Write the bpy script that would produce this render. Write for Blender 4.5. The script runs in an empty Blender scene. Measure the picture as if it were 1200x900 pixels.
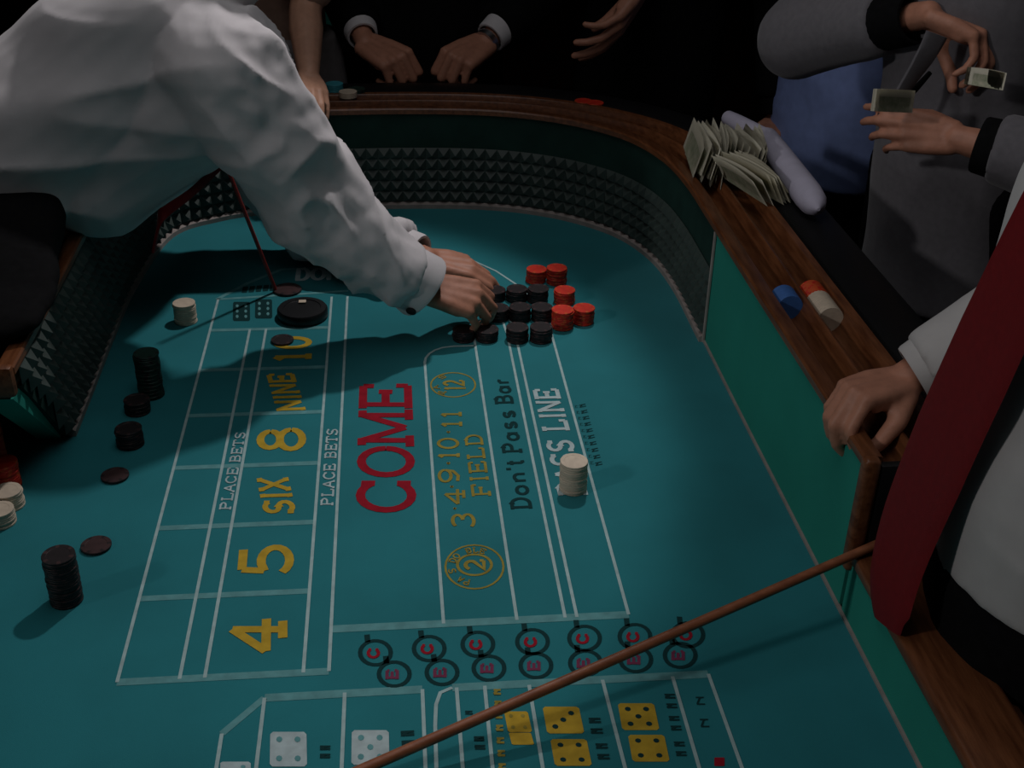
import bpy, bmesh, math, random
from mathutils import Vector, Matrix, noise
random.seed(7)
V = Vector
SC = bpy.context.scene
COL = SC.collection
FELT = 0.72
CAM = V((0.0, 0.0, 1.77))
PITCH, YAW, ROLL, FOC = 0.518908975, 0.109886901, 0.0245869478, 1400.0

# ---------------------------------------------------------------- camera, world, lights, exposure
_fw = V((math.sin(YAW)*math.cos(PITCH), math.cos(YAW)*math.cos(PITCH), -math.sin(PITCH)))
_rt = V((math.cos(YAW), -math.sin(YAW), 0)); _up = _rt.cross(_fw)
_R = math.cos(ROLL)*_rt + math.sin(ROLL)*_up
_U = -math.sin(ROLL)*_rt + math.cos(ROLL)*_up
cd = bpy.data.cameras.new('camera'); co = bpy.data.objects.new('camera', cd); COL.objects.link(co)
cd.sensor_width = 36.0; cd.lens = FOC/1200*36.0; cd.clip_start = 0.05
M3 = Matrix((_R, _U, -_fw)).transposed()
co.matrix_world = Matrix.Translation(CAM) @ M3.to_4x4()
SC.camera = co
SC.view_settings.view_transform = 'Standard'
SC.view_settings.look = 'None'
SC.view_settings.gamma = 1.0
SC.view_settings.exposure = 0.0
W = bpy.data.worlds.new('world'); SC.world = W; W.use_nodes = True
W.node_tree.nodes['Background'].inputs[0].default_value = (0.55, 0.6, 0.65, 1)
W.node_tree.nodes['Background'].inputs[1].default_value = 0.012

def spot(name, loc, target, power, angle, blend, radius, col=(1, 1, 1)):
    l = bpy.data.lights.new(name, 'SPOT'); o = bpy.data.objects.new(name, l); COL.objects.link(o)
    l.energy = power; l.spot_size = math.radians(angle); l.spot_blend = blend; l.shadow_soft_size = radius; l.color = col
    o.location = loc
    o.rotation_euler = (V(target)-V(loc)).to_track_quat('-Z', 'Y').to_euler()
    return o
def area(name, loc, target, power, sx, sy, col=(1, 1, 1)):
    l = bpy.data.lights.new(name, 'AREA'); o = bpy.data.objects.new(name, l); COL.objects.link(o)
    l.shape = 'RECTANGLE'; l.size = sx; l.size_y = sy; l.energy = power; l.color = col
    o.location = loc
    o.rotation_euler = (V(target)-V(loc)).to_track_quat('-Z', 'Y').to_euler()
    return o
spot('lamp_key', (0.52, 2.82, 2.95), (-0.45, 1.75, FELT), 80, 43, 0.3, 0.05, (1.0, 0.95, 0.96))
spot('fill_side', (-3.20, -0.20, 2.95), (0.85, 1.35, 1.1), 95, 30, 0.5, 0.15, (1.0, 0.97, 0.97))  # added fill without a known source, brightens the stick man's shirt and green panel
spot('fill_back', (0.1, 1.5, 2.95), (1.15, 2.3, 1.2), 9, 44, 0.7, 0.12, (1.0, 0.95, 0.96))  # added fill aimed at the grey jacket, stands for no lamp of the room
area('lamp_panel', (-0.05, 1.35, 2.97), (-0.05, 1.35, 0), 6.8, 1.0, 2.2, (0.98, 0.98, 1.0))

# ---------------------------------------------------------------- pixel helper (1200x900), for real planes
def ray(x, y): return (x-600)/FOC*_R - (y-450)/FOC*_U + _fw
def az(x, y, z=FELT): d = ray(x, y); return CAM + d*((z-CAM.z)/d.z)
def ay(x, y, Y): d = ray(x, y); return CAM + d*(Y/d.y)
def ax(x, y, X): d = ray(x, y); return CAM + d*(X/d.x)

# ---------------------------------------------------------------- materials
def mat(name, col, rough=0.6, spec=0.3, nz=0.0, nscale=30.0, bump=0.0, bscale=400.0, sheen=0.0, metal=0.0, stretch=None, col2=None, sss=0.0, trans=0.0):
    m = bpy.data.materials.new(name); m.use_nodes = True
    nt = m.node_tree; b = nt.nodes['Principled BSDF']
    b.inputs['Base Color'].default_value = (*col, 1); b.inputs['Roughness'].default_value = rough
    b.inputs['Specular IOR Level'].default_value = spec; b.inputs['Metallic'].default_value = metal
    if sheen: b.inputs['Sheen Weight'].default_value = sheen
    if sss:
        b.inputs['Subsurface Weight'].default_value = sss; b.inputs['Subsurface Radius'].default_value = (0.01, 0.004, 0.002)
        b.inputs['Subsurface Scale'].default_value = 0.5
    if trans: b.inputs['Transmission Weight'].default_value = trans
    tc = nt.nodes.new('ShaderNodeTexCoord'); mp = nt.nodes.new('ShaderNodeMapping')
    nt.links.new(tc.outputs['Object'], mp.inputs[0])
    if stretch: mp.inputs['Scale'].default_value = stretch
    if nz or col2:
        n = nt.nodes.new('ShaderNodeTexNoise'); n.inputs['Scale'].default_value = nscale; n.inputs['Detail'].default_value = 4
        nt.links.new(mp.outputs[0], n.inputs[0])
        r = nt.nodes.new('ShaderNodeValToRGB')
        c2 = col2 or tuple(max(0, c*(1-nz)) for c in col)
        c1 = col if col2 else tuple(min(1, c*(1+nz)) for c in col)
        r.color_ramp.elements[0].color = (*c2, 1); r.color_ramp.elements[1].color = (*c1, 1)
        r.color_ramp.elements[0].position = 0.3; r.color_ramp.elements[1].position = 0.7
        nt.links.new(n.outputs[0], r.inputs[0]); nt.links.new(r.outputs[0], b.inputs['Base Color'])
    if bump:
        n2 = nt.nodes.new('ShaderNodeTexNoise'); n2.inputs['Scale'].default_value = bscale; n2.inputs['Detail'].default_value = 3
        nt.links.new(mp.outputs[0], n2.inputs[0])
        bp = nt.nodes.new('ShaderNodeBump'); bp.inputs['Strength'].default_value = bump; bp.inputs['Distance'].default_value = 0.002
        nt.links.new(n2.outputs[0], bp.inputs['Height']); nt.links.new(bp.outputs[0], b.inputs['Normal'])
    return m
MT = dict(
    felt=mat('felt', (0.020, 0.190, 0.215), 0.95, 0.1, 0.10, 6, 0.25, 900, 0.1),
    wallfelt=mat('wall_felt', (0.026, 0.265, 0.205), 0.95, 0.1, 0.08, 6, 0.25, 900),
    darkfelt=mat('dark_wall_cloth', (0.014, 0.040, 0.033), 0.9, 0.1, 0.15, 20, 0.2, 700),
    rubber=mat('rubber', (0.045, 0.064, 0.057), 0.5, 0.35, 0.2, 15, 0.15, 500),
    trim=mat('base_trim', (0.30, 0.26, 0.24), 0.5, 0.3, 0.15, 40),
    wood=mat('rail_wood', (0.20, 0.072, 0.028), 0.35, 0.4, nscale=14, stretch=(9, 1, 9), col2=(0.09, 0.028, 0.010), bump=0.1, bscale=80),
    woodd=mat('apron_wood', (0.10, 0.035, 0.015), 0.4, 0.4, nscale=12, stretch=(1, 1, 8), col2=(0.05, 0.017, 0.008)),
    vinyl=mat('black_vinyl', (0.006, 0.006, 0.0065), 0.5, 0.2, 0.1, 40, 0.2, 300),
    line=mat('line_paint', (0.36, 0.50, 0.50), 0.9, 0.1, 0.12, 60),
    linef=mat('faded_line_paint', (0.12, 0.31, 0.32), 0.9, 0.1, 0.15, 60),
    yellow=mat('yellow_print', (0.50, 0.33, 0.035), 0.9, 0.1, 0.15, 50),
    gold=mat('dull_gold_print', (0.30, 0.24, 0.045), 0.9, 0.1, 0.2, 50),
    red=mat('red_print', (0.30, 0.010, 0.022), 0.9, 0.1, 0.15, 50),
    faded=mat('faded_red_print', (0.17, 0.035, 0.075), 0.9, 0.1, 0.15, 50),
    white=mat('white_print', (0.42, 0.52, 0.53), 0.9, 0.1, 0.15, 50),
    black=mat('black_print', (0.008, 0.040, 0.042), 0.9, 0.1),
    cblack=mat('black_clay', (0.014, 0.010, 0.011), 0.5, 0.35, 0.2, 90),
    cbrown=mat('dark_brown_clay', (0.045, 0.022, 0.022), 0.5, 0.35, 0.2, 90),
    cgreen=mat('dark_green_clay', (0.010, 0.035, 0.026), 0.5, 0.35, 0.2, 90),
    cred=mat('red_clay', (0.60, 0.030, 0.014), 0.5, 0.35, 0.15, 90),
    ccream=mat('cream_clay', (0.62, 0.52, 0.40), 0.55, 0.3, 0.1, 90),
    corange=mat('orange_clay', (0.62, 0.085, 0.02), 0.5, 0.35, 0.1, 90),
    cblue=mat('blue_clay', (0.05, 0.15, 0.42), 0.5, 0.35, 0.1, 90),
    cteal=mat('teal_clay', (0.05, 0.30, 0.36), 0.5, 0.35, 0.1, 90),
    skin=mat('skin', (0.46, 0.21, 0.135), 0.5, 0.35, 0.10, 60, 0.12, 350),
    skinpale=mat('pale_skin', (0.55, 0.30, 0.20), 0.5, 0.35, 0.08, 60, 0.1, 350),
    shirt=mat('white_shirt', (0.66, 0.63, 0.64), 0.8, 0.2, 0.03, 40, 0.12, 900, 0.2),
    shirt2=mat('off_white_shirt', (0.50, 0.48, 0.47), 0.8, 0.2, 0.03, 40, 0.12, 900, 0.2),
    suit=mat('black_suit', (0.0055, 0.0055, 0.006), 0.9, 0.08, 0.2, 80, 0.2, 900),
    grey=mat('grey_wool', (0.145, 0.138, 0.150), 0.9, 0.15, 0.08, 80, 0.25, 700, 0.2),
    tan=mat('tan_dress', (0.30, 0.20, 0.15), 0.85, 0.2, 0.1, 40, 0.15, 700),
    greyskirt=mat('grey_skirt', (0.26, 0.24, 0.24), 0.85, 0.2, 0.1, 40, 0.15, 700),
    blue=mat('blue_shirt', (0.24, 0.32, 0.62), 0.85, 0.2, 0.08, 40, 0.15, 700),
    brown=mat('brown_wool', (0.10, 0.045, 0.028), 0.9, 0.15, 0.1, 40, 0.2, 700),
    tie=mat('red_tie', (0.165, 0.004, 0.006), 0.6, 0.3, 0.1, 120, 0.2, 1200),
    hair=mat('dark_hair', (0.02, 0.013, 0.009), 0.6, 0.4, 0.3, 80, 0.5, 500),
    eye=mat('eye_white', (0.6, 0.58, 0.55), 0.2, 0.5), iris=mat('eye_dark', (0.03, 0.02, 0.015), 0.2, 0.5),
    lip=mat('lip', (0.35, 0.11, 0.09), 0.5, 0.3),
    shoe=mat('shoe_leather', (0.01, 0.01, 0.01), 0.35, 0.5),
    stick=mat('stick_wood', (0.36, 0.13, 0.06), 0.4, 0.4, nscale=40, stretch=(1, 1, 6), col2=(0.22, 0.075, 0.035)),
    redstick=mat('red_lacquer', (0.34, 0.022, 0.016), 0.4, 0.4, 0.15, 30),
    bill=mat('banknote', (0.50, 0.48, 0.36), 0.85, 0.15, nscale=60, col2=(0.30, 0.33, 0.22)),
    billedge=mat('banknote_border', (0.58, 0.55, 0.44), 0.85, 0.15),
    paper=mat('lilac_paper', (0.46, 0.44, 0.54), 0.75, 0.2, 0.06, 30, 0.15, 200),
    metal=mat('steel', (0.5, 0.5, 0.52), 0.3, 0.5, metal=1.0, nz=0.05),
    mint=mat('mint_plastic', (0.45, 0.75, 0.65), 0.3, 0.5, 0.05, 30),
    puck=mat('black_plastic', (0.008, 0.008, 0.009), 0.4, 0.4, 0.1, 30),
    carpet=mat('carpet', (0.045, 0.020, 0.015), 0.95, 0.1, 0.4, 8, 0.4, 300),
    wallp=mat('wall_paint', (0.055, 0.030, 0.022), 0.9, 0.1, 0.15, 3),
    ceil=mat('ceiling_paint', (0.06, 0.05, 0.045), 0.9, 0.1, 0.1, 3),
)

# ---------------------------------------------------------------- object helpers
def link_mesh(name, me, m, parent=None):
    o = bpy.data.objects.new(name, me); COL.objects.link(o)
    if m is not None:
        for k in (m if isinstance(m, (list, tuple)) else [m]): me.materials.append(k)
    if parent is not None: o.parent = parent
    return o
def obj(name, bm, m, parent=None, smooth=True):
    bmesh.ops.recalc_face_normals(bm, faces=bm.faces)
    me = bpy.data.meshes.new(name); bm.to_mesh(me); bm.free()
    if smooth:
        for p in me.polygons: p.use_smooth = True
        try: me.set_sharp_from_angle(angle=math.radians(40))
        except Exception: pass
    return link_mesh(name, me, m, parent)
def tag(o, label, cat, group=None):
    o['label'] = label; o['category'] = cat
    if group: o['group'] = group
    return o
def empty(name, loc, label=None, cat=None, group=None):
    o = bpy.data.objects.new(name, None); COL.objects.link(o); o.location = loc; o.empty_display_size = 0.05
    if label: tag(o, label, cat, group)
    return o
def rel(o, parent):
    """parent an object built in world coordinates, keeping it where it is"""
    o.parent = parent; o.matrix_parent_inverse = Matrix.Translation(parent.location).inverted()
    return o
def box(bm, lo, hi):
    vs = [bm.verts.new((x, y, z)) for z in (lo[2], hi[2]) for y in (lo[1], hi[1]) for x in (lo[0], hi[0])]
    for f in ((0, 2, 3, 1), (4, 5, 7, 6), (0, 1, 5, 4), (2, 6, 7, 3), (0, 4, 6, 2), (1, 3, 7, 5)):
        bm.faces.new([vs[i] for i in f])
def frame_of(d, ref=V((0, 0, 1))):
    d = d.normalized()
    if abs(d.dot(ref)) > 0.98: ref = V((0, 1, 0))
    a = d.cross(ref).normalized(); return a, a.cross(d).normalized()
def loft(bm, rings, n=24, cap=True, power=2.0):
    """rings: (centre, vector a, vector b)"""
    rows = []
    for c, a, b in rings:
        row = []
        for i in range(n):
            t = 2*math.pi*i/n; cs, sn = math.cos(t), math.sin(t)
            u = math.copysign(abs(cs)**(2/power), cs); w = math.copysign(abs(sn)**(2/power), sn)
            row.append(bm.verts.new(V(c)+V(a)*u+V(b)*w))
        rows.append(row)
    for r0, r1 in zip(rows, rows[1:]):
        for i in range(n): bm.faces.new((r0[i], r0[(i+1) % n], r1[(i+1) % n], r1[i]))
    if cap:
        bm.faces.new(rows[0][::-1]); bm.faces.new(rows[-1])
def sphere(bm, c, r, seg=12, squash=None):
    m = Matrix.Translation(V(c)) @ (Matrix.Diagonal((*squash, 1)) if squash else Matrix.Identity(4))
    bmesh.ops.create_uvsphere(bm, u_segments=seg, v_segments=max(6, seg*2//3), radius=r, matrix=m)
def capsule(bm, pts, rad, n=12):
    pts = [V(p) for p in pts]
    for p, r in zip(pts, rad): sphere(bm, p, r, n)
    for (p, r), (q, s) in zip(zip(pts, rad), zip(pts[1:], rad[1:])):
        if (q-p).length < 1e-5: continue
        a, b = frame_of(q-p)
        loft(bm, [(p, a*r, b*r), (q, a*s, b*s)], n)
def tube(bm, pts, rad, n=10):
    pts = [V(p) for p in pts]; rings = []
    for i, p in enumerate(pts):
        d = pts[min(i+1, len(pts)-1)]-pts[max(i-1, 0)]
        a, b = frame_of(d); r = rad[i] if isinstance(rad, (list, tuple)) else rad
        rings.append((p, a*r, b*r))
    loft(bm, rings, n)
def remesh(bm, voxel, smooth=3, ratio=None, fold=None):
    """union of overlapping closed shapes as one continuous surface"""
    bmesh.ops.recalc_face_normals(bm, faces=bm.faces)
    me = bpy.data.meshes.new('t'); bm.to_mesh(me); bm.free()
    o = bpy.data.objects.new('t', me); COL.objects.link(o)
    r = o.modifiers.new('r', 'REMESH'); r.mode = 'VOXEL'; r.voxel_size = voxel; r.use_smooth_shade = True
    if smooth:
        s = o.modifiers.new('s', 'SMOOTH'); s.iterations = smooth; s.factor = 0.5
    if ratio:
        d = o.modifiers.new('d', 'DECIMATE'); d.ratio = ratio
    dg = bpy.context.evaluated_depsgraph_get(); dg.update()
    out = bpy.data.meshes.new_from_object(o.evaluated_get(dg))
    bpy.data.objects.remove(o); bpy.data.meshes.remove(me)
    if fold:
        co_ = [v.co.copy() for v in out.vertices]; no = [v.normal.copy() for v in out.vertices]
        for v, c, n in zip(out.vertices, co_, no): v.co = c + n*fold(c)
    for p in out.polygons: p.use_smooth = True
    return out
def ridge(p, scale, seed=0.0):
    return 1-2*abs(noise.noise(V((p.x*scale[0]+seed, p.y*scale[1]+seed*1.7, p.z*scale[2]-seed))))
def folds(amp, scale, seed=0.0):
    s2 = tuple(2.3*k for k in scale)
    return lambda p: amp*(ridge(p, scale, seed)-0.4) + 0.35*amp*noise.noise(V((p.x*s2[0], p.y*s2[1], p.z*s2[2]+seed)))

# ---------------------------------------------------------------- the room
def struct(name, lo, hi, m):
    bm = bmesh.new(); box(bm, lo, hi); o = obj(name, bm, m, smooth=False); o['kind'] = 'structure'; return o
struct('floor', (-5, -4, -0.05), (6, 9, 0), MT['carpet'])
struct('ceiling', (-5, -4, 3.1), (6, 9, 3.15), MT['ceil'])
struct('wall_back', (-5, 9, 0), (6, 9.1, 3.1), MT['wallp'])
struct('wall_front', (-5, -4.1, 0), (6, -4, 3.1), MT['wallp'])
struct('wall_left', (-5.1, -4, 0), (-5, 9, 3.1), MT['wallp'])
struct('wall_right', (6, -4, 0), (6.1, 9, 3.1), MT['wallp'])

# ---------------------------------------------------------------- the craps table
table = empty('craps_table', (0, 1.2, 0), 'large craps table with teal felt, tall padded walls and wooden chip rail', 'table')
K = [(-.532, 1.50), (-.532, 1.60), (-.533, 1.70), (-.534, 1.85), (-.536, 2.05), (-.532, 2.27), (-.497, 2.53), (-.40, 2.625), (-.28, 2.668), (-.10, 2.686), (.08, 2.687),
     (.22, 2.672), (.33, 2.637), (.43, 2.575), (.515, 2.48), (.565, 2.35), (.583, 2.20), (.584, 2.0), (.583, 1.70), (.583, 1.45), (.583, 1.20)]
def catmull(P, sub):
    out = []
    for i in range(len(P)-1):
        p0, p1, p2, p3 = (V(P[max(i-1, 0)]), V(P[i]), V(P[i+1]), V(P[min(i+2, len(P)-1)]))
        for k in range(sub):
            t = k/sub
            out.append(0.5*((2*p1)+(-p0+p2)*t+(2*p0-5*p1+4*p2-p3)*t*t+(-p0+3*p1-3*p2+p3)*t**3))
    out.append(V(P[-1])); return out
PATH = catmull([(a, b, 0) for a, b in K], 8)
def path_normals(P):
    N = []
    for i in range(len(P)):
        d = (P[min(i+1, len(P)-1)]-P[max(i-1, 0)]).normalized(); N.append(V((-d.y, d.x, 0)))   # outward
    return N
PN = path_normals(PATH)
def sweep(bm, P, N, prof, closed=True):
    """profile of (offset outward, z) swept along the plan path"""
    rows = []
    for p, n in zip(P, N): rows.append([bm.verts.new((p.x+n.x*o, p.y+n.y*o, z)) for o, z in prof])
    k = len(prof)
    for r0, r1 in zip(rows, rows[1:]):
        for j in range(k if closed else k-1): bm.faces.new((r0[j], r0[(j+1) % k], r1[(j+1) % k], r1[j]))
    if closed:
        bm.faces.new(rows[0]); bm.faces.new(rows[-1][::-1])
RIM = 0.96
# felt bed
i0 = min(i for i, p in enumerate(PATH) if p.y >= 1.699)
bm = bmesh.new()
pts = [V((-.80, -.45, 0)), V((-.80, 1.70, 0))] + PATH[i0:] + [V((.583, -.45, 0))]
top = [bm.verts.new((p.x, p.y, FELT)) for p in pts]; bot = [bm.verts.new((p.x, p.y, FELT-.03)) for p in pts]
bm.faces.new(top); bm.faces.new(bot[::-1])
for i in range(len(pts)): bm.faces.new((top[i], top[i-1], bot[i-1], bot[i]))
felt = rel(obj('playing_felt', bm, MT['felt'], smooth=False), table)
felt['label'] = 'teal felt bed printed with the betting layout'
# tall wall: dark cloth round the end, green felt panel on the right-hand side
WALLP = [(0, FELT), (0, RIM-.0135), (.006, RIM-.0135), (.006, RIM-.051), (.03, RIM-.051), (.03, FELT)]
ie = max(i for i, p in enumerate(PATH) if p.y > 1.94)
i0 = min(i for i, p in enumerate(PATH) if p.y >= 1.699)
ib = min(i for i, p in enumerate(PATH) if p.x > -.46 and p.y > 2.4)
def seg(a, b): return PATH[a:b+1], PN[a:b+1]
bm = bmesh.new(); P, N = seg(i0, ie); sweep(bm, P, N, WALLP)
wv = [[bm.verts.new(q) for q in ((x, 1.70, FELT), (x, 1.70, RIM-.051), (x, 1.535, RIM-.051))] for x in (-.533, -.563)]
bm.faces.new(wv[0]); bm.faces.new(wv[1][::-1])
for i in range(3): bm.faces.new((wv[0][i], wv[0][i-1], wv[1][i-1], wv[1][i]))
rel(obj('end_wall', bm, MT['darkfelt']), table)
bm = bmesh.new(); P, N = seg(ie, len(PATH)-1); sweep(bm, P, N, WALLP)
o = rel(obj('side_panel', bm, MT['wallfelt']), table); o['label'] = 'plain green felt wall panel'
# moulded rubber bumper of small pyramids
def pyramids(bm, P, N, z0, rows, pz, pitch, h, cut=None):
    L = [0]
    for a, b in zip(P, P[1:]): L.append(L[-1]+(b-a).length)
    n = round(L[-1]/pitch); pitch = L[-1]/n
    def at(s):
        s = min(s, L[-1]-1e-6); i = max(j for j in range(len(L)) if L[j] <= s+1e-9); i = min(i, len(P)-2)
        t = (s-L[i])/(L[i+1]-L[i]); return P[i].lerp(P[i+1], t), N[i].lerp(N[i+1], t).normalized()
    for k in range(n):
        s = k*pitch; (p0, n0), (p1, n1), (pm, nm) = at(s), at(s+pitch), at(s+pitch/2)
        for r in range(rows):
            a, b = z0+r*pz, z0+(r+1)*pz
            if cut and cut(pm, (a+b)/2): continue
            f = lambda p, nn, o, z: bm.verts.new((p.x-nn.x*o, p.y-nn.y*o, z))
            q = [f(p0, n0, .002, a), f(p1, n1, .002, a), f(p1, n1, .002, b), f(p0, n0, .002, b)]; c = f(pm, nm, h, (a+b)/2-.003)
            for i in range(4): bm.faces.new((q[i], q[(i+1) % 4], c))
bm = bmesh.new(); P, N = seg(0, ib); pyramids(bm, P, N, FELT+.014, 7, .030, .030, .017, lambda p, z: p.x < -.5 and p.y < 1.70 and z < FELT+(1.71-p.y)/.19*.235)
o = rel(obj('rubber_bumper', bm, MT['rubber'], smooth=False), table); o['label'] = 'tall strip of moulded rubber pyramids'
bm = bmesh.new(); P, N = seg(ib, ie); pyramids(bm, P, N, FELT+.014, 5, .0265, .0275, .014)
rel(obj('rubber_bumper', bm, MT['rubber'], smooth=False), table)
# trim strip at the foot of the wall
bm = bmesh.new(); P, N = seg(i0, ie); sweep(bm, P, N, [(-.012, FELT), (-.012, FELT+.010), (-.004, FELT+.014), (.002, FELT+.014), (.002, FELT)])
rel(obj('base_trim', bm, MT['trim']), table)
P2 = PATH[ie:]+[V((.583, .9, 0)), V((.583, .2, 0)), V((.583, -.45, 0))]; N2 = path_normals(P2)
bm = bmesh.new(); sweep(bm, P2, N2, [(-.004, FELT), (-.004, FELT+.004), (.001, FELT+.004), (.001, FELT)])
o = rel(obj('base_trim', bm, MT['trim']), table); o['label'] = 'thin pale cord along the foot of the green panel'
bm = bmesh.new(); p, n = PATH[ie], PN[ie]; tube(bm, [p-n*.003+V((0, 0, FELT)), p-n*.003+V((0, 0, RIM-.015))], .003, 6)
rel(obj('panel_edge_trim', bm, MT['trim']), table)
# wooden chip rail with two grooves
prof = [(-.006, RIM-.013), (-.006, RIM-.003), (-.003, RIM), (.016, RIM), (.019, RIM-.002)]
for g in (.041, .092):
    for k in range(9):
        t = math.pi*k/8; prof.append((g-.0215*math.cos(t), RIM-.004-.034*math.sin(t)))
    prof += [(g+.0235, RIM-.001), (g+.0255, RIM-.001)] if g < .05 else [(.116, RIM-.001), (.128, RIM), (.131, RIM-.004)]
prof += [(.131, RIM-.05), (.0065, RIM-.05), (.0065, RIM-.013)]
bm = bmesh.new(); sweep(bm, PATH, PN, prof); rel(obj('chip_rail', bm, MT['wood']), table)
# padded armrest and apron
pad = [(.132+.052+.052*math.cos(math.pi*(1-k/10)), RIM-.02+.022*math.sin(math.pi*k/10)) for k in range(11)]+[(.236, RIM-.06), (.132, RIM-.06)]
bm = bmesh.new(); sweep(bm, PATH, PN, pad); rel(obj('armrest', bm, MT['vinyl']), table)
P, N = seg(i0, len(PATH)-1); bm = bmesh.new(); sweep(bm, P, N, [(.03, RIM-.05), (.15, RIM-.06), (.15, RIM-.10), (.09, FELT-.06), (.03, FELT-.06)])
rel(obj('apron', bm, MT['woodd']), table)
# low wall at the stick side, with its own wooden cap and the end board of the tall rail
bm = bmesh.new(); box(bm, (.583, -.45, FELT-.06), (.615, 1.19, FELT+.085)); o = rel(obj('low_wall', bm, MT['wallfelt'], smooth=False), table)
o['label'] = 'low green wall section at the stick position'
bm = bmesh.new(); box(bm, (.578, -.45, FELT+.085), (.665, 1.186, FELT+.104)); bmesh.ops.bevel(bm, geom=bm.edges[:], offset=.006, segments=3, affect='EDGES', profile=.5)
rel(obj('low_rail', bm, MT['wood']), table)
bm = bmesh.new(); box(bm, (.574, 1.184, FELT+.07), (.596, 1.204, RIM+.003)); bmesh.ops.bevel(bm, geom=bm.edges[:], offset=.006, segments=3, affect='EDGES', profile=.5)
rel(obj('rail_end_board', bm, MT['wood']), table)
bm = bmesh.new(); box(bm, (.5962, 1.186, FELT+.07), (.80, 1.2005, RIM-.006)); bmesh.ops.bevel(bm, geom=bm.edges[:], offset=.004, segments=2, affect='EDGES', profile=.5)
o = rel(obj('rail_end_pad', bm, MT['vinyl']), table); o['label'] = 'black padded end of the tall rail'
bm = bmesh.new(); box(bm, (.615, -.45, FELT-.10), (.68, 1.186, FELT+.086)); rel(obj('apron', bm, MT['woodd'], smooth=False), table)
# slanted end of the tall wall at the dealer's opening
bm = bmesh.new()
vv = [bm.verts.new(q) for q in ((-.545, 1.695, FELT), (-.580, 1.695, FELT), (-.580, 1.50, RIM-.052), (-.536, 1.50, RIM-.052))]
ww = [bm.verts.new(v.co+V((0, .03, 0))) for v in vv]
bm.faces.new(vv); bm.faces.new(ww[::-1])
for i in range(4): bm.faces.new((vv[i], vv[i-1], ww[i-1], ww[i]))
o = rel(obj('wall_end_board', bm, MT['wallfelt'], smooth=False), table); o['label'] = 'green slanted end of the tall wall'
bm = bmesh.new(); box(bm, (-.665, 1.488, RIM-.045), (-.527, 1.506, RIM+.003)); bmesh.ops.bevel(bm, geom=bm.edges[:], offset=.006, segments=2, affect='EDGES', profile=.5)
rel(obj('rail_end_board', bm, MT['wood']), table)
bm = bmesh.new(); box(bm, (-.83, -.45, FELT-.06), (-.80, 1.70, FELT+.085)); rel(obj('low_wall', bm, MT['wallfelt'], smooth=False), table)
bm = bmesh.new(); box(bm, (-.80, -.48, FELT-.06), (.66, -.45, FELT+.085)); rel(obj('low_wall', bm, MT['wallfelt'], smooth=False), table)
bm = bmesh.new(); box(bm, (-.62, -.3, FELT-.16), (.56, 2.5, FELT-.03)); rel(obj('table_base', bm, MT['woodd'], smooth=False), table)
for px, py in ((-.42, .2), (.40, .2), (-.38, 2.2), (.38, 2.2)):
    bm = bmesh.new()
    prof_ = [(0, .10), (.03, .10), (.05, .075), (.10, .055), (.35, .075), (.50, .06), (.55, .085), (.57, .085)]
    loft(bm, [(V((px, py, z)), V((r, 0, 0)), V((0, r, 0))) for z, r in prof_], 20)
    rel(obj('leg', bm, MT['woodd']), table)

# ---------------------------------------------------------------- printed layout
ZP = FELT+.0006
def strip(bm, pts, w, z=ZP):
    pts = [V((p[0], p[1], 0)) for p in pts]
    L, R = [], []
    for i, p in enumerate(pts):
        d0 = (p-pts[i-1]).normalized() if i else None; d1 = (pts[i+1]-p).normalized() if i < len(pts)-1 else None
        d = ((d0 or d1)+(d1 or d0))
        d = d.normalized() if d.length > 1e-6 else (d0 or d1)
        n = V((-d.y, d.x, 0)); k = 1.0
        if d0 and d1: k = min(1.8, 1/max(.3, n.dot(V((-d0.y, d0.x, 0)))))
        L.append(bm.verts.new((p.x+n.x*w/2*k, p.y+n.y*w/2*k, z))); R.append(bm.verts.new((p.x-n.x*w/2*k, p.y-n.y*w/2*k, z)))
    for i in range(len(pts)-1): bm.faces.new((L[i], L[i+1], R[i+1], R[i]))
def printed(name, bm, m, label=None):
    me = bpy.data.meshes.new(name); bm.to_mesh(me); bm.free()
    o = link_mesh(name, me, m); rel(o, felt) if False else None
    o.parent = felt; o.matrix_parent_inverse = felt.matrix_world.inverted() if False else Matrix.Identity(4)
    if label: o['label'] = label
    return o
def line(pxs, w=.0045, m='line', name='printed_line', z=ZP):
    bm = bmesh.new(); strip(bm, [az(*q) for q in pxs], w, z); return printed(name, bm, MT[m])
S = 1.05
U_ = {k: v*S for k, v in dict(a=-.335, b=-.264, c=-.235, d=-.121, e=-.091, f=.048, g=.14, h=.201, i=.216, j=.282).items()}
ROW = [S*(1.0718+.14934*k) for k in range(7)]; ROW[5] = S*(1.0718+.14934*5)
YT = az(330, 349).y
def wline(pts, w=.0045, m='line', z=ZP):
    bm = bmesh.new(); strip(bm, pts, w, z); return printed('printed_line', bm, MT[m])
TOP = az(254, 351).y
wline([(U_['a'], ROW[0]), (U_['a'], TOP)])
for k in 'bc': wline([(U_[k], ROW[0]), (U_[k], ROW[6])])
for k in 'de': wline([(U_[k], ROW[0]), (U_[k], TOP)])
for k in range(7): wline([(U_['a'], ROW[k]), (U_['e'] if k == 0 else U_['d'], ROW[k])], .011 if k else .012, 'linef', ZP-.0002)
YB = az(560, 729).y
wline([(U_['e'], YB), (U_['j'], YB)], .014, 'linef', ZP-.0002)
yf = az(500, 425).y
wline([(U_['f'], YB)]+[(U_['f'], yf)]+[(U_['f']+.055*(1-math.cos(t)), yf+.06*math.sin(t)) for t in (.3, .6, .9, 1.2, 1.57)]+[(U_['g'], yf+.06)])
yh = az(640, 330).y
wline([(U_['g'], YB), (U_['g'], 2.03)])
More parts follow.
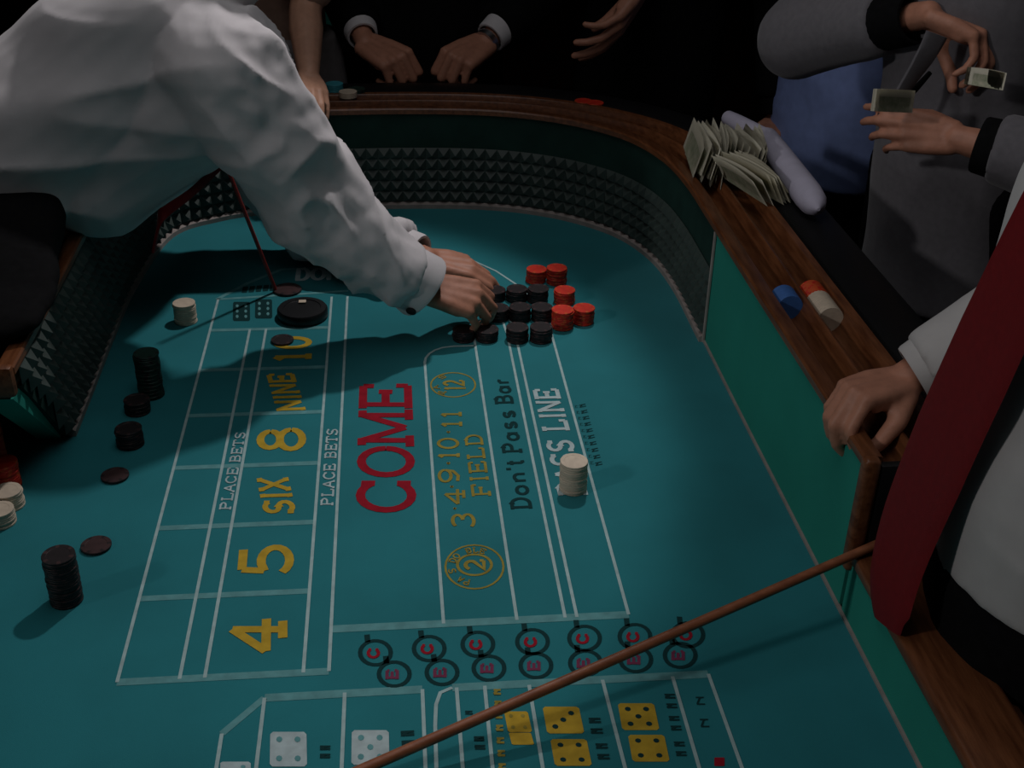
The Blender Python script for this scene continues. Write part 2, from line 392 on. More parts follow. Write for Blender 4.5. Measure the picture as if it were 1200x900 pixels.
for k, x1 in (('h', .10), ('i', .115), ('j', .175)):
    wline([(U_[k], YB), (U_[k], 2.02)]+[(U_[k]*math.cos(t)+(-.05)*(1-math.cos(t)), 2.02+(x1*2.0+.1)*math.sin(t)) for t in (.15, .3, .5, .7, .9, 1.1)], .0045)
# corner of the don't-come box and the curved line beyond it
line([(254, 351), (290, 332), (330, 316), (400, 312), (440, 330)], .009, 'linef', z=ZP-.0002)
line([(254, 351), (408, 341)], .008, 'linef', z=ZP-.0002)
# lower (centre) box
line([(310, 818), (495, 808)], .013, 'linef', z=ZP-.0002); line([(530, 806), (830, 790)], .013, 'linef', z=ZP-.0002)
line([(310, 818), (260, 860)], .009, 'linef', z=ZP-.0002)
for q in ([(260, 860), (244, 960)], [(310, 818), (293, 960)], [(404, 812), (398, 960)], [(495, 808), (501, 960)],
          [(530, 806), (516, 812), (511, 826), (510, 850), (513, 960)], [(535, 806), (547, 960)], [(568, 804), (583, 960)],
          [(620, 803), (646, 960)], [(706, 797), (748, 960)], [(788, 793), (837, 960)], [(830, 790), (891, 960)]):
    line(q)

# stroke lettering -------------------------------------------------
def arc(cx, cy, rx, ry, a0, a1, n=10):
    return [(cx+rx*math.cos(math.radians(a0+(a1-a0)*i/n)), cy+ry*math.sin(math.radians(a0+(a1-a0)*i/n))) for i in range(n+1)]
def sf(x, y, w=.16): return [(x-w, y), (x+w, y)]
G = {   # glyph: list of polylines in a unit-wide, unit-high cell
 'C': [arc(.52, .5, .42, .46, 35, 325, 16), [(.87, .70), (.87, .95)], [(.87, .05), (.87, .30)]],
 'O': [arc(.5, .5, .42, .46, 0, 360, 20)],
 'M': [[(.12, .04), (.12, .96)], [(.12, .96), (.5, .12)], [(.5, .12), (.88, .96)], [(.88, .96), (.88, .04)], sf(.1, .04), sf(.9, .04), sf(.08, .96, .10), sf(.92, .96, .10)],
 'E': [[(.2, .04), (.2, .96)], [(.06, .96), (.9, .96)], [(.06, .04), (.92, .04)], [(.2, .5), (.68, .5)], [(.9, .96), (.9, .74)], [(.92, .04), (.92, .28)], [(.68, .36), (.68, .64)]],
 'F': [[(.2, .04), (.2, .96)], [(.06, .96), (.92, .96)], [(.2, .5), (.68, .5)], [(.9, .96), (.9, .74)], sf(.22, .04, .18), [(.68, .38), (.68, .62)]],
 'S': [arc(.5, .73, .34, .23, 20, 270, 10)+arc(.5, .27, .36, .23, 90, -160, 10), [(.85, .78), (.85, .97)], [(.13, .03), (.13, .24)]],
 'I': [[(.5, .04), (.5, .96)], sf(.5, .04, .26), sf(.5, .96, .26)],
 'X': [[(.12, .04), (.88, .96)], [(.12, .96), (.88, .04)], sf(.14, .04, .14), sf(.86, .04, .14), sf(.14, .96, .14), sf(.86, .96, .14)],
 'N': [[(.15, .04), (.15, .96)], [(.15, .96), (.85, .04)], [(.85, .04), (.85, .96)], sf(.15, .04, .14), sf(.12, .96, .12), sf(.87, .96, .12)],
 'P': [[(.2, .04), (.2, .96)], [(.06, .96), (.55, .96)]+arc(.55, .73, .32, .23, 90, -90, 8)+[(.2, .5)], sf(.22, .04, .18)],
 'L': [[(.22, .04), (.22, .96)], sf(.24, .96, .18), [(.06, .04), (.92, .04)], [(.92, .04), (.92, .30)]],
 'A': [[(.1, .04), (.5, .96)], [(.5, .96), (.9, .04)], [(.28, .36), (.72, .36)], sf(.1, .04, .12), sf(.9, .04, .12)],
 'B': [[(.2, .04), (.2, .96)], [(.06, .96), (.55, .96)]+arc(.55, .74, .28, .22, 90, -90, 8)+[(.2, .52)], [(.55, .52)]+arc(.57, .28, .32, .24, 90, -90, 8)+[(.06, .04)]],
 'T': [[(.5, .04), (.5, .96)], [(.08, .96), (.92, .96)], sf(.5, .04, .2), [(.08, .96), (.08, .74)], [(.92, .96), (.92, .74)]],
 'D': [[(.2, .04), (.2, .96)], [(.06, .96), (.5, .96)]+arc(.5, .5, .40, .46, 90, -90, 12)+[(.06, .04)]],
 'R': [[(.2, .04), (.2, .96)], [(.06, .96), (.55, .96)]+arc(.55, .73, .3, .23, 90, -90, 8)+[(.2, .5)], [(.5, .5), (.9, .04)], sf(.22, .04, .16)],
 "'": [[(.5, .72), (.5, .98)]],
 'o': [arc(.5, .32, .34, .28, 0, 360, 14)], 'n': [[(.2, .04), (.2, .62)], [(.2, .45)]+arc(.5, .38, .28, .24, 150, 0, 8)+[(.78, .04)]],
 't': [[(.45, .9), (.45, .15), (.6, .04), (.8, .06)], [(.2, .64), (.75, .64)]],
 'a': [arc(.46, .32, .30, .28, 0, 360, 14), [(.8, .62), (.8, .04)]],
 's': [arc(.5, .47, .26, .15, 30, 270, 8)+arc(.5, .18, .28, .14, 90, -160, 8)],
 'r': [[(.25, .04), (.25, .62)], [(.25, .42)]+arc(.55, .40, .28, .22, 150, 50, 6)],
 '0': [arc(.5, .5, .34, .46, 0, 360, 20)], '1': [[(.5, .04), (.5, .96)], [(.5, .96), (.22, .76)], sf(.5, .04, .26)],
 '2': [arc(.48, .68, .36, .28, 160, -30, 10)+[(.12, .06), (.9, .06)], [(.9, .06), (.9, .25)]],
 '3': [arc(.46, .73, .34, .23, 150, -80, 10), arc(.46, .28, .38, .25, 80, -150, 10)],
 '4': [[(.66, .04), (.66, .96)], [(.66, .96), (.06, .34)], [(.06, .34), (.96, .34)], sf(.66, .04, .24)],
 '5': [[(.82, .94), (.22, .94)], [(.22, .94), (.18, .52)], [(.18, .52)]+arc(.48, .32, .40, .27, 125, -150, 14)],
 '8': [arc(.5, .74, .32, .22, 0, 360, 16), arc(.5, .28, .38, .25, 0, 360, 16)],
 '9': [arc(.5, .68, .34, .28, 0, 360, 16), [(.84, .68), (.78, .3), (.5, .06), (.2, .10)]],
 '.': [arc(.5, .5, .12, .05, 0, 360, 8)], '-': [[(.2, .5), (.8, .5)]],
 '|': [[(.3, .06), (.3, .94)], [(.7, .06), (.7, .94)], [(.3, .9), (.7, .5)]],
}
def lettering(text, b0, b1, t0, m, w=.16, gap=.12, widths=None, label=None, z=ZP+.0002):
    """text in the felt plane: baseline start and end and the top of the first letter, as pixels on the felt"""
    B0, B1, T0 = (az(*q) for q in (b0, b1, t0))
    s, t = B1-B0, T0-B0
    ws = [(widths or {}).get(c, .5 if c in " '.I1" else 1.0) for c in text]
    tot = sum(ws)+gap*(len(text)-1); x = 0.0
    lw = w*t.length
    bm = bmesh.new()
    for c, cw in zip(text, ws):
        for pl in G.get(c, []):
            q = [B0+s*((x+px*cw)/tot)+t*py for px, py in pl]
            z += .000012; strip(bm, q, lw, z)
        x += cw+gap
    o = printed('lettering', bm, MT[m], label)
    if '|' in text: o['kind'] = 'stuff'
    return o
lettering('COME', (486, 602), (480, 450), (419, 602), 'red', .165, .05, {'M': 1.15}, 'red slab lettering COME')
lettering('4', (334, 766), (334, 724), (268, 766), 'yellow', .17, label='yellow number 4')
lettering('5', (342, 676), (343, 637), (279, 677), 'yellow', .17, label='yellow number 5')
lettering('SIX', (346, 602), (336, 560), (311, 603), 'yellow', .19, .08, label='slanted yellow SIX')
lettering('8', (356, 530), (356, 500), (302, 531), 'yellow', .17, label='yellow number 8')
lettering('NINE', (357, 481), (343, 438), (326, 482), 'yellow', .19, .08, label='slanted yellow NINE')
lettering('10', (363, 424), (364, 393), (320, 425), 'yellow', .18, .1, {'1': .7}, 'yellow number 10')
for q in (((270, 598), (288, 507), (257, 598)), ((390, 593), (396, 503), (376, 593))):
    lettering('PLACE BETS', *q, 'white', .17, .1, label='white lettering PLACE BETS')
lettering('FIELD', (575, 582), (564, 509), (554, 583), 'gold', .17, .14, label='yellow lettering FIELD')
for c, q in (('3', ((557, 620), (555, 600), (530, 620))), ('4', ((545, 592), (544, 573), (521, 592))), ('9', ((539, 568), (538, 548), (514, 568))),
             ('10', ((538, 538), (537, 512), (513, 538))), ('11', ((541, 502), (540, 481), (517, 502)))):
    lettering(c, *q, 'gold', .16, .1, label='yellow field number '+c)
for q in (((536, 598), (536, 594), (530, 598)), ((533, 572), (533, 569), (526, 572)), ((529, 545), (529, 541), (522, 545)), ((529, 508), (529, 505), (522, 508))):
    lettering('.', *q, 'gold', .5)
def ring(cx, cy, rx, ry, m, w, n=28, name='printed_ring', a0=0, a1=360):
    c = az(cx, cy); ex = az(cx+rx, cy)-c; ey = az(cx, cy-ry)-c
    bm = bmesh.new(); strip(bm, [c+ex*math.cos(math.radians(a0+(a1-a0)*i/n))+ey*math.sin(math.radians(a0+(a1-a0)*i/n)) for i in range(n+1)], w)
    return printed(name, bm, MT[m])
def arc_text(text, cx, cy, rx, ry, a0, a1, m, h=.32):
    c = az(cx, cy); ex = az(cx+rx, cy)-c; ey = az(cx, cy-ry)-c
    bm = bmesh.new()
    for i, ch in enumerate(text):
        a = math.radians(a0+(a1-a0)*(i+.5)/len(text)); da = math.radians((a1-a0)/len(text))*.85
        for pl in G.get(ch, []):
            strip(bm, [c+(ex*math.cos(a+da*(px-.5))+ey*math.sin(a+da*(px-.5)))*(1+h*(py-.5)) for px, py in pl], .0022, ZP+.0002)
    o = printed('lettering', bm, MT[m]); o['kind'] = 'stuff'; return o
ring(556, 662, 20, 12, 'gold', .004); ring(556, 664, 34, 25, 'gold', .003)
lettering('2', (569, 669), (568, 656), (545, 669), 'gold', .2)
arc_text('PAYS DOUBLE', 556, 664, 27, 19, 260, 60, 'gold')
ring(531, 451, 26, 14, 'gold', .003)
lettering('12', (545, 457), (544, 446), (520, 457), 'gold', .16)
arc_text('PAYS', 531, 451, 21, 11, 250, 110, 'gold')
lettering("Don't Pass Bar", (623, 597), (596, 443), (600, 598), 'black', .19, .10, {' ': .35, "'": .3, 't': .6, 'r': .7}, "black lettering Don't Pass Bar")
lettering('PASS LINE', (688, 581), (653, 456), (656, 582), 'white', .18, .1, label='white lettering PASS LINE')
lettering('||||||||||', (707, 546), (686, 472), (698, 548), 'black', .12, .2, label='dark small lettering beside the pass line, unreadable')
lettering('||||||||||', (697, 546), (677, 474), (692, 546), 'black', .12, .2)
lettering("DON'T", (345, 329), (425, 327), (347, 315), 'white', .17, .08, {"'": .3}, 'white lettering half under the sleeve')
lettering('|||||', (283, 344), (322, 341), (285, 336), 'black', .2, .3)
# printed dice faces
def die(cx, cy, w, h, m, pips, dm='linef', skew=0):
    c = az(cx, cy); ex = (az(cx+w/2, cy)-c); ey = (az(cx+skew/2, cy-h/2)-c)
    bm = bmesh.new(); k = .86
    vs = [bm.verts.new((*(c+ex*a+ey*b).xy, ZP)) for a, b in ((-1, -k), (-k, -1), (k, -1), (1, -k), (1, k), (k, 1), (-k, 1), (-1, k))]
    bm.faces.new(vs); printed('printed_die', bm, MT[m])
    bm = bmesh.new()
    for px, py in pips:
        q = c+ex*px+ey*py
        vs = [bm.verts.new((*(q+ex*.17*math.cos(t*.7854)+ey*.17*math.sin(t*.7854)).xy, ZP+.0003)) for t in range(8)]
        bm.faces.new(vs)
    if pips: printed('pips', bm, MT[dm])['kind'] = 'stuff'
P4 = [(-.5, -.55), (.5, -.55), (-.5, .55), (.5, .55)]; P5 = P4+[(0, 0)]; P6 = P4+[(-.5, 0), (.5, 0)]; P3 = [(-.5, -.5), (0, 0), (.5, .5)]
die(338, 878, 43, 40, 'white', P4); die(434, 876, 44, 40, 'white', P5)
die(276, 905, 36, 24, 'white', P3)
for cx, cy, pp in ((660, 844, P3), (669, 882, P4), (748, 840, P5), (760, 877, P4)): die(cx, cy, 43, 31, 'yellow', pp, 'black', -6)
die(607, 846, 28, 24, 'yellow', P4, 'gold', -5); die(611, 866, 26, 14, 'yellow', [], 'gold', -4)
lettering('|||||||', (594, 905), (587, 806), (584, 905), 'gold', .35, .25)
for b0, b1, t0 in (((388, 890), (388, 873), (374, 890)), ((708, 862), (704, 840), (692, 862)), ((716, 892), (712, 870), (700, 892)),
                   ((795, 832), (791, 812), (781, 832)), ((800, 858), (796, 838), (786, 858)), ((806, 888), (802, 868), (792, 888)),
                   ((833, 858), (824, 812), (822, 858)), ((570, 880), (568, 862), (556, 880)), ((556, 848), (554, 832), (546, 848)), ((488, 875), (486, 855), (470, 876))):
    lettering('||', b0, b1, t0, 'black', .2, .3)
die(843, 893, 12, 10, 'red', [])
# come / crap bet circles
for row, ch, cm in (([(440, 765), (503, 760), (560, 755), (624, 752), (685, 748), (744, 746), (806, 744)], 'C', 'red'),
                    ([(462, 790), (518, 788), (573, 783), (628, 780), (686, 777), (745, 773), (797, 768)], 'E', 'faded')):
    for x, y in row:
        ring(x, y, 18, 14, 'black', .0055, 22)
        lettering(ch, (x+4, y+7), (x+4, y-5), (x-9, y+7), 'faded' if ch == 'E' else cm, .3)
        line([(x-9, y-12), (x-10, y-21)], .007, 'black', 'printed_stem')
# dark bar dice beside the ten box
for cx, cy in ((283, 365), (309, 362)): die(cx, cy, 20, 22, 'black', P6, 'linef')

# ---------------------------------------------------------------- chips
CR, CT = .0212, .0034
def chip_mesh(m, m2):
    bm = bmesh.new(); n = 24
    prof_ = [(0, .0), (.0, CR-.0006), (.0006, CR), (CT-.0006, CR), (CT, CR-.0006), (CT, CR*.72), (CT-.0003, CR*.70), (CT-.0003, 0.0004)]
    rows = [[bm.verts.new((max(r, .0003)*math.cos(2*math.pi*i/n), max(r, .0003)*math.sin(2*math.pi*i/n), z)) for i in range(n)] for z, r in prof_]
    for j, (r0, r1) in enumerate(zip(rows, rows[1:])):
        for i in range(n):
            f = bm.faces.new((r0[i], r0[(i+1) % n], r1[(i+1) % n], r1[i]))
            if 1 <= j <= 4 and i % 4 == 0: f.material_index = 1
    bm.faces.new(rows[0][::-1]); bm.faces.new(rows[-1])
    me = bpy.data.meshes.new('chip'); bm.to_mesh(me); bm.free()
    for p in me.polygons: p.use_smooth = True
    me.set_sharp_from_angle(angle=math.radians(30))
    me.materials.append(MT[m]); me.materials.append(MT[m2]); return me
CHIP = {k: chip_mesh(a, b) for k, (a, b) in dict(black=('cblack', 'cbrown'), brown=('cbrown', 'cblack'), green=('cgreen', 'cblack'), red=('cred', 'corange'),
        cream=('ccream', 'ccream'), orange=('corange', 'cred'), blue=('cblue', 'cblue'), teal=('cteal', 'cteal')).items()}
def chip(kind, M, label, group=None):
    o = bpy.data.objects.new('casino_chip', CHIP[kind]); COL.objects.link(o); o.matrix_world = M
    return tag(o, label, 'chip', group)
def stack(kind, px, n, label, group, jit=.0008, pt=None, lean=(0, 0)):
    p = pt or az(*px)
    for k in range(n):
        q = V((p.x+random.uniform(-jit, jit)+lean[0]*k, p.y+random.uniform(-jit, jit)+lean[1]*k, FELT+.0003+k*(CT+.00005)))
        if k == n-1 and n > 1:
            chip(kind, Matrix.Translation(q) @ Matrix.Rotation(random.uniform(0, 6), 4, 'Z'), label.replace(' chip in the', ' chip topping the'))
        else:
            chip(kind, Matrix.Translation(q) @ Matrix.Rotation(random.uniform(0, 6), 4, 'Z'), label, group if n > 2 else None)
stack('black', (79, 703), 22, 'black chip in the tall stack at the lower left of the felt', 'chips of the tall lower left black stack')
stack('green', (178, 463), 24, 'dark green chip in the tall stack near the wall on the left', 'chips of the tall dark green stack')
stack('black', (162, 482), 7, 'black chip in the short stack pressed against the green stack', 'chips of the short stack beside the green one')
stack('black', (153, 521), 9, 'black chip in the short stack standing alone left of the number boxes', 'chips of the lone short black stack')
stack('cream', (218, 377), 12, 'cream chip in the stack left of the ten box', 'chips of the cream stack by the ten box')
stack('cream', (671, 573), 15, 'cream chip in the stack on the pass line', 'chips of the cream pass line stack')
stack('red', (-4, 556), 27, 'red chip in the tallest red stack at the left edge of the picture', 'chips of the tallest left edge red stack')
stack('red', (9, 570), 13, 'red chip in the shorter red stack at the left edge of the picture', 'chips of the shorter left edge red stack')
stack('cream', (12, 592), 8, 'cream chip in the rear cream stack below the red ones at the left edge', 'chips of the rear left edge cream stack')
stack('cream', (2, 612), 7, 'cream chip in the front cream stack at the left edge', 'chips of the front left edge cream stack')
for px, kind, lab in (((135, 559), 'brown', 'single dark brown chip lying flat below the lone short stack'), ((113, 641), 'brown', 'single dark brown chip lying beside the tall lower left stack'),
                      ((331, 400), 'black', 'single black chip lying on the printed number ten')):
    p = az(*px); chip(kind, Matrix.Translation(V((p.x, p.y, FELT+.0015))), lab)
p = az(337, 341); chip('brown', Matrix.Translation(V((p.x, p.y, FELT+.001))) @ Matrix.Scale(1.35, 4), 'dark brown disc lying at the foot of the thin red stick')
# heap in front of the dealer's hands
for px, n, nm in (((628, 329), 8, 'rear left'), ((652, 331), 10, 'rear right'), ((661, 354), 8, 'middle'), ((659, 383), 11, 'front left'), ((683, 377), 9, 'front right')):
    stack('red', px, n, 'red chip in the %s red stack of the heap by the hands' % nm, 'chips of the %s red stack in the heap' % nm, .0010)
for px, n, nm in (((580, 350), 6, 'rearmost left'), ((605, 351), 7, 'rearmost middle'), ((630, 352), 8, 'rearmost right'), ((584, 373), 7, 'second row left'), ((609, 374), 8, 'second row middle'), ((635, 374), 8, 'second row right'), ((606, 398), 8, 'front row left'), ((634, 398), 8, 'front row right')):
    stack('black', px, n, 'black chip in the %s black stack of the heap by the hands' % nm, 'chips of the %s black stack in the heap' % nm, .0012)
stack('black', (543, 397), 6, 'black chip in the stack under the right hand of the dealer', 'chips of the stack under the hand', .001)
stack('black', (571, 397), 6, 'black chip in the stack under the fingertips of the dealer', 'chips of the stack under the fingertips', .001)
# on-edge chips in the rail
def rail_chips(kind, x, y, n, label, group, zc=RIM-.038+.0212):
    for k in range(n):
        M = Matrix.Translation(V((x, y+k*(CT+.0001), zc))) @ Matrix.Rotation(math.radians(-90), 4, 'X') @ Matrix.Rotation(random.uniform(0, 6), 4, 'Z')
        if k == 0: chip(kind, M, label.replace('chip standing on edge', 'chip facing the camera'))
        else: chip(kind, M, label, group)
rail_chips('blue', .624, 1.655, 12, 'blue chip standing on edge in the inner groove of the rail', 'blue chips in the rail')
rail_chips('cream', .675, 1.61, 18, 'cream chip standing on edge in the outer groove of the rail', 'cream chips in the rail')
rail_chips('orange', .675, 1.61+18*.0034, 12, 'orange chip standing on edge behind the cream chips in the rail', 'orange chips in the rail')
for px, kind, n, nm in (((392, 106), 'teal', 6, 'teal'), ((408, 112), 'cream', 4, 'cream'), ((418, 107), 'green', 3, 'green')):
    p = az(*px, RIM); zc = RIM-.003
    for k in range(n):
        M = Matrix.Translation(V((p.x, p.y, zc+k*CT)))
        chip(kind, M, '%s chip in the small pile on the far rail beside the woman' % nm if k < n-1 else 'topmost %s chip of the small pile on the far rail' % nm, 'small %s pile on the far rail' % nm if k < n-1 and n > 2 else None)
for px, nm in (((684, 118), 'left'), ((697, 120), 'right')):
    p = az(*px, RIM); chip('red', Matrix.Translation(V((p.x, p.y, RIM-.003))), '%s one of two dark red chips lying on the far corner of the rail' % nm)
# black dealer puck
p = az(355, 371); bm = bmesh.new()
loft(bm, [(V((0, 0, z)), V((r, 0, 0)), V((0, r, 0))) for z, r in ((0, .047), (.003, .049), (.016, .049), (.020, .046), (.020, .036), (.0185, .035), (.0185, .002))], 36)
pk = obj('marker_puck', bm, MT['puck']); pk.location = (p.x, p.y, FELT+.0005); tag(pk, 'round black marker puck lying above the ten box', 'puck')
bm = bmesh.new(); box(bm, (-.008, .018, .0200), (.006, .030, .0215)); o = obj('mark', bm, MT['ccream'], pk, False); o['label'] = 'small tan mark'

# ---------------------------------------------------------------- sticks
def stick(name, a, b, r, m, label):
    a, b = V(a), V(b); o = empty(name, a, label, 'stick')
    bm = bmesh.new(); d = b-a; tube(bm, [d*0.0, d*.02, d*.5, d*.98, d], [r*.8, r, r*.95, r*.9, r*.7], 12)
    obj('shaft', bm, MT[m], o)
    return o, d
s0, s1 = V((-.028, .955, .735)), V((.600, 1.1795, .833))
dd = (s1-s0)
o, d = stick('craps_stick', s0-dd*.55+V((0, 0, .012)), s1+dd*.14, .0068, 'stick', 'long brown wooden craps stick lying slantwise across the felt and the low rail')
bm = bmesh.new(); a_ = V((0, 0, 0)); dn = d.normalized(); sd = dn.cross(V((0, 0, 1))).normalized()
tube(bm, [a_, a_-dn*.03+sd*.02, a_-dn*.05+sd*.07], .0065, 10); obj('hook', bm, MT['stick'], o)
stick('thin_stick', az(323, 342)+V((0, 0, .004)), ay(262, 186, 2.13), .0040, 'redstick', 'thin dark red stick leaning up from the felt under the dealer')

# ---------------------------------------------------------------- banknotes in the rail
def bill_mesh():
    bm = bmesh.new(); L, H, n = .156, .066, 10
    def bend(u, v): return V((.006*math.sin(u*3.1)*(v), (u-.5)*L, v*H))
    g = [[bm.verts.new(bend(i/n, j/3)) for j in range(4)] for i in range(n+1)]
    for i in range(n):
        for j in range(3):
            f = bm.faces.new((g[i][j], g[i+1][j], g[i+1][j+1], g[i][j+1]))
            f.material_index = 1 if (i in (0, n-1) or j == 2) else 0
    bmesh.ops.solidify(bm, geom=bm.faces[:], thickness=.0006)
    me = bpy.data.meshes.new('banknote'); bm.to_mesh(me); bm.free()
    for p in me.polygons: p.use_smooth = True
    me.materials.append(MT['bill']); me.materials.append(MT['billedge']); return me
BILL = bill_mesh()
def bill(M, label, group=None):
    o = bpy.data.objects.new('banknote', BILL); COL.objects.link(o); o.matrix_world = M; return tag(o, label, 'banknote', group)
for k in range(24):
    x = .600+k*.0056
    M = Matrix.Translation(V((x, 2.275-.001*k+random.uniform(-.014, .014), RIM-.004+random.uniform(0, .012)))) @ Matrix.Rotation(math.radians(5*math.sin(k*.45)-4), 4, 'Z') @ Matrix.Rotation(math.radians(8+6*math.sin(k*.38+1)), 4, 'Y') @ Matrix.Rotation(math.radians(random.uniform(-9, 12)), 4, 'X')
    bill(M, 'banknote standing on edge in the packed row across the rail', 'banknotes packed in the rail')
for k in range(8):
    x = .676+k*.0092
    M = Matrix.Translation(V((x, 2.12+.003*k+random.uniform(-.006, .006), RIM-.002+random.uniform(0, .006)))) @ Matrix.Rotation(math.radians(16+6*math.sin(k*.6)), 4, 'Z') @ Matrix.Rotation(math.radians(-36+7*math.sin(k*.5)), 4, 'Y')
    bill(M, 'greenish banknote fanned at the near end of the money in the rail', 'banknotes fanned at the near end')
# rolled paper on the armrest
bm = bmesh.new()
q0, q1, q2 = az(853, 138, RIM+.024), az(898, 163, RIM+.028), az(953, 237, RIM+.030)
tube(bm, [q0, q0.lerp(q1, .3), q1.lerp(q0, .1)], [.016, .019, .021], 14)
tube(bm, [q1.lerp(q0, .12), q1, q1.lerp(q2, .3), q2.lerp(q1, .1), q2, q2.lerp(q1, -.06), q2.lerp(q1, -.10)], [.020, .025, .0265, .0275, .025, .017, .003], 16)
base = q2.copy(); bmesh.ops.translate(bm, verts=bm.verts, vec=-base)
o = obj('rolled_paper', bm, MT['paper']); o.location = base; tag(o, 'long pale lilac paper roll lying on the black armrest beside the banknotes', 'paper')

# ---------------------------------------------------------------- people
def hand_chains(bm, Wp, D, N, side, curls=((20, 30, 20),)*4, thumb=None, sc=1.0, spread=1.0):
    """wrist, direction to the knuckles, back-of-hand normal; side +1 right, -1 left"""
    D = V(D).normalized(); N = V(N); N = (N-D*N.dot(D)).normalized(); Y = N.cross(D)*side
    def T(p): return V(Wp)+(D*p[0]+Y*p[1]+N*p[2])*sc
    mcp = [(.090, .030, .003), (.094, .010, .006), (.089, -.010, .004), (.080, -.028, -.002)]
    rr = [.0088, .009, .0086, .0076]; ll = [(.043, .026, .021), (.047, .030, .022), (.043, .028, .021), (.034, .020, .018)]
    for i, (b, r, L) in enumerate(zip(mcp, rr, ll)):
        w = (.006, b[1]*.62, -.002)
        capsule(bm, [T(w), T((b[0]*.55, b[1]*.85, 0)), T(b)], [.0145*sc, .0140*sc, .0112*sc], 10)
        capsule(bm, [T((.01, b[1]*.5, -.008)), T((b[0]*.8, b[1]*.85, -.010))], [.012*sc, .011*sc], 10)
        a = 0.0; p = V(b); pts = [T(p)]; sp = math.radians((1.5-i)*4*spread)
        for c, l in zip(curls[min(i, len(curls)-1)], L):
            a += math.radians(c)
            p = p+V((math.cos(a)*math.cos(sp), math.sin(sp)*max(.2, math.cos(a)), -math.sin(a)))*l; pts.append(T(p))
        capsule(bm, pts, [r*1.12*sc, r*1.02*sc, r*.93*sc, r*.80*sc], 10)
    th = thumb or [(.018, .022, -.012), (.052, .048, -.024), (.082, .056, -.034), (.104, .054, -.044)]
    capsule(bm, [T(q) for q in th], [.0165*sc, .0135*sc, .0108*sc, .0088*sc], 10)
    capsule(bm, [T((.04, .02, -.006)), T(th[1])], [.012*sc, .0125*sc], 10)
def head_shapes(bm, c, f, u, s=1.0):
    f = V(f).normalized(); u = V(u); u = (u-f*u.dot(f)).normalized(); r = f.cross(u)
    def T(a, b, d): return V(c)+(r*a+f*b+u*d)*s
    def ell(p, ra, rb, rd):
        m = Matrix((r*ra*s, f*rb*s, u*rd*s)).transposed().to_4x4(); m.translation = p
        bmesh.ops.create_uvsphere(bm, u_segments=16, v_segments=12, radius=1, matrix=m)
    ell(T(0, -.01, .03), .074, .093, .085); ell(T(0, .015, -.03), .062, .070, .075); ell(T(0, .035, -.082), .036, .040, .030)
    capsule(bm, [T(0, .086, .012), T(0, .103, -.024)], [.010*s, .013*s], 8)
    for k in (-1, 1):
        ell(T(k*.013, .096, -.028), .009, .009, .007); ell(T(k*.077, -.004, -.005), .008, .018, .030)
        ell(T(k*.032, .066, .026), .022, .014, .008); ell(T(k*.036, .058, -.024), .020, .02, .018)
    ell(T(0, .078, -.056), .024, .012, .007); ell(T(0, .076, -.066), .021, .012, .007)
    return T, ell
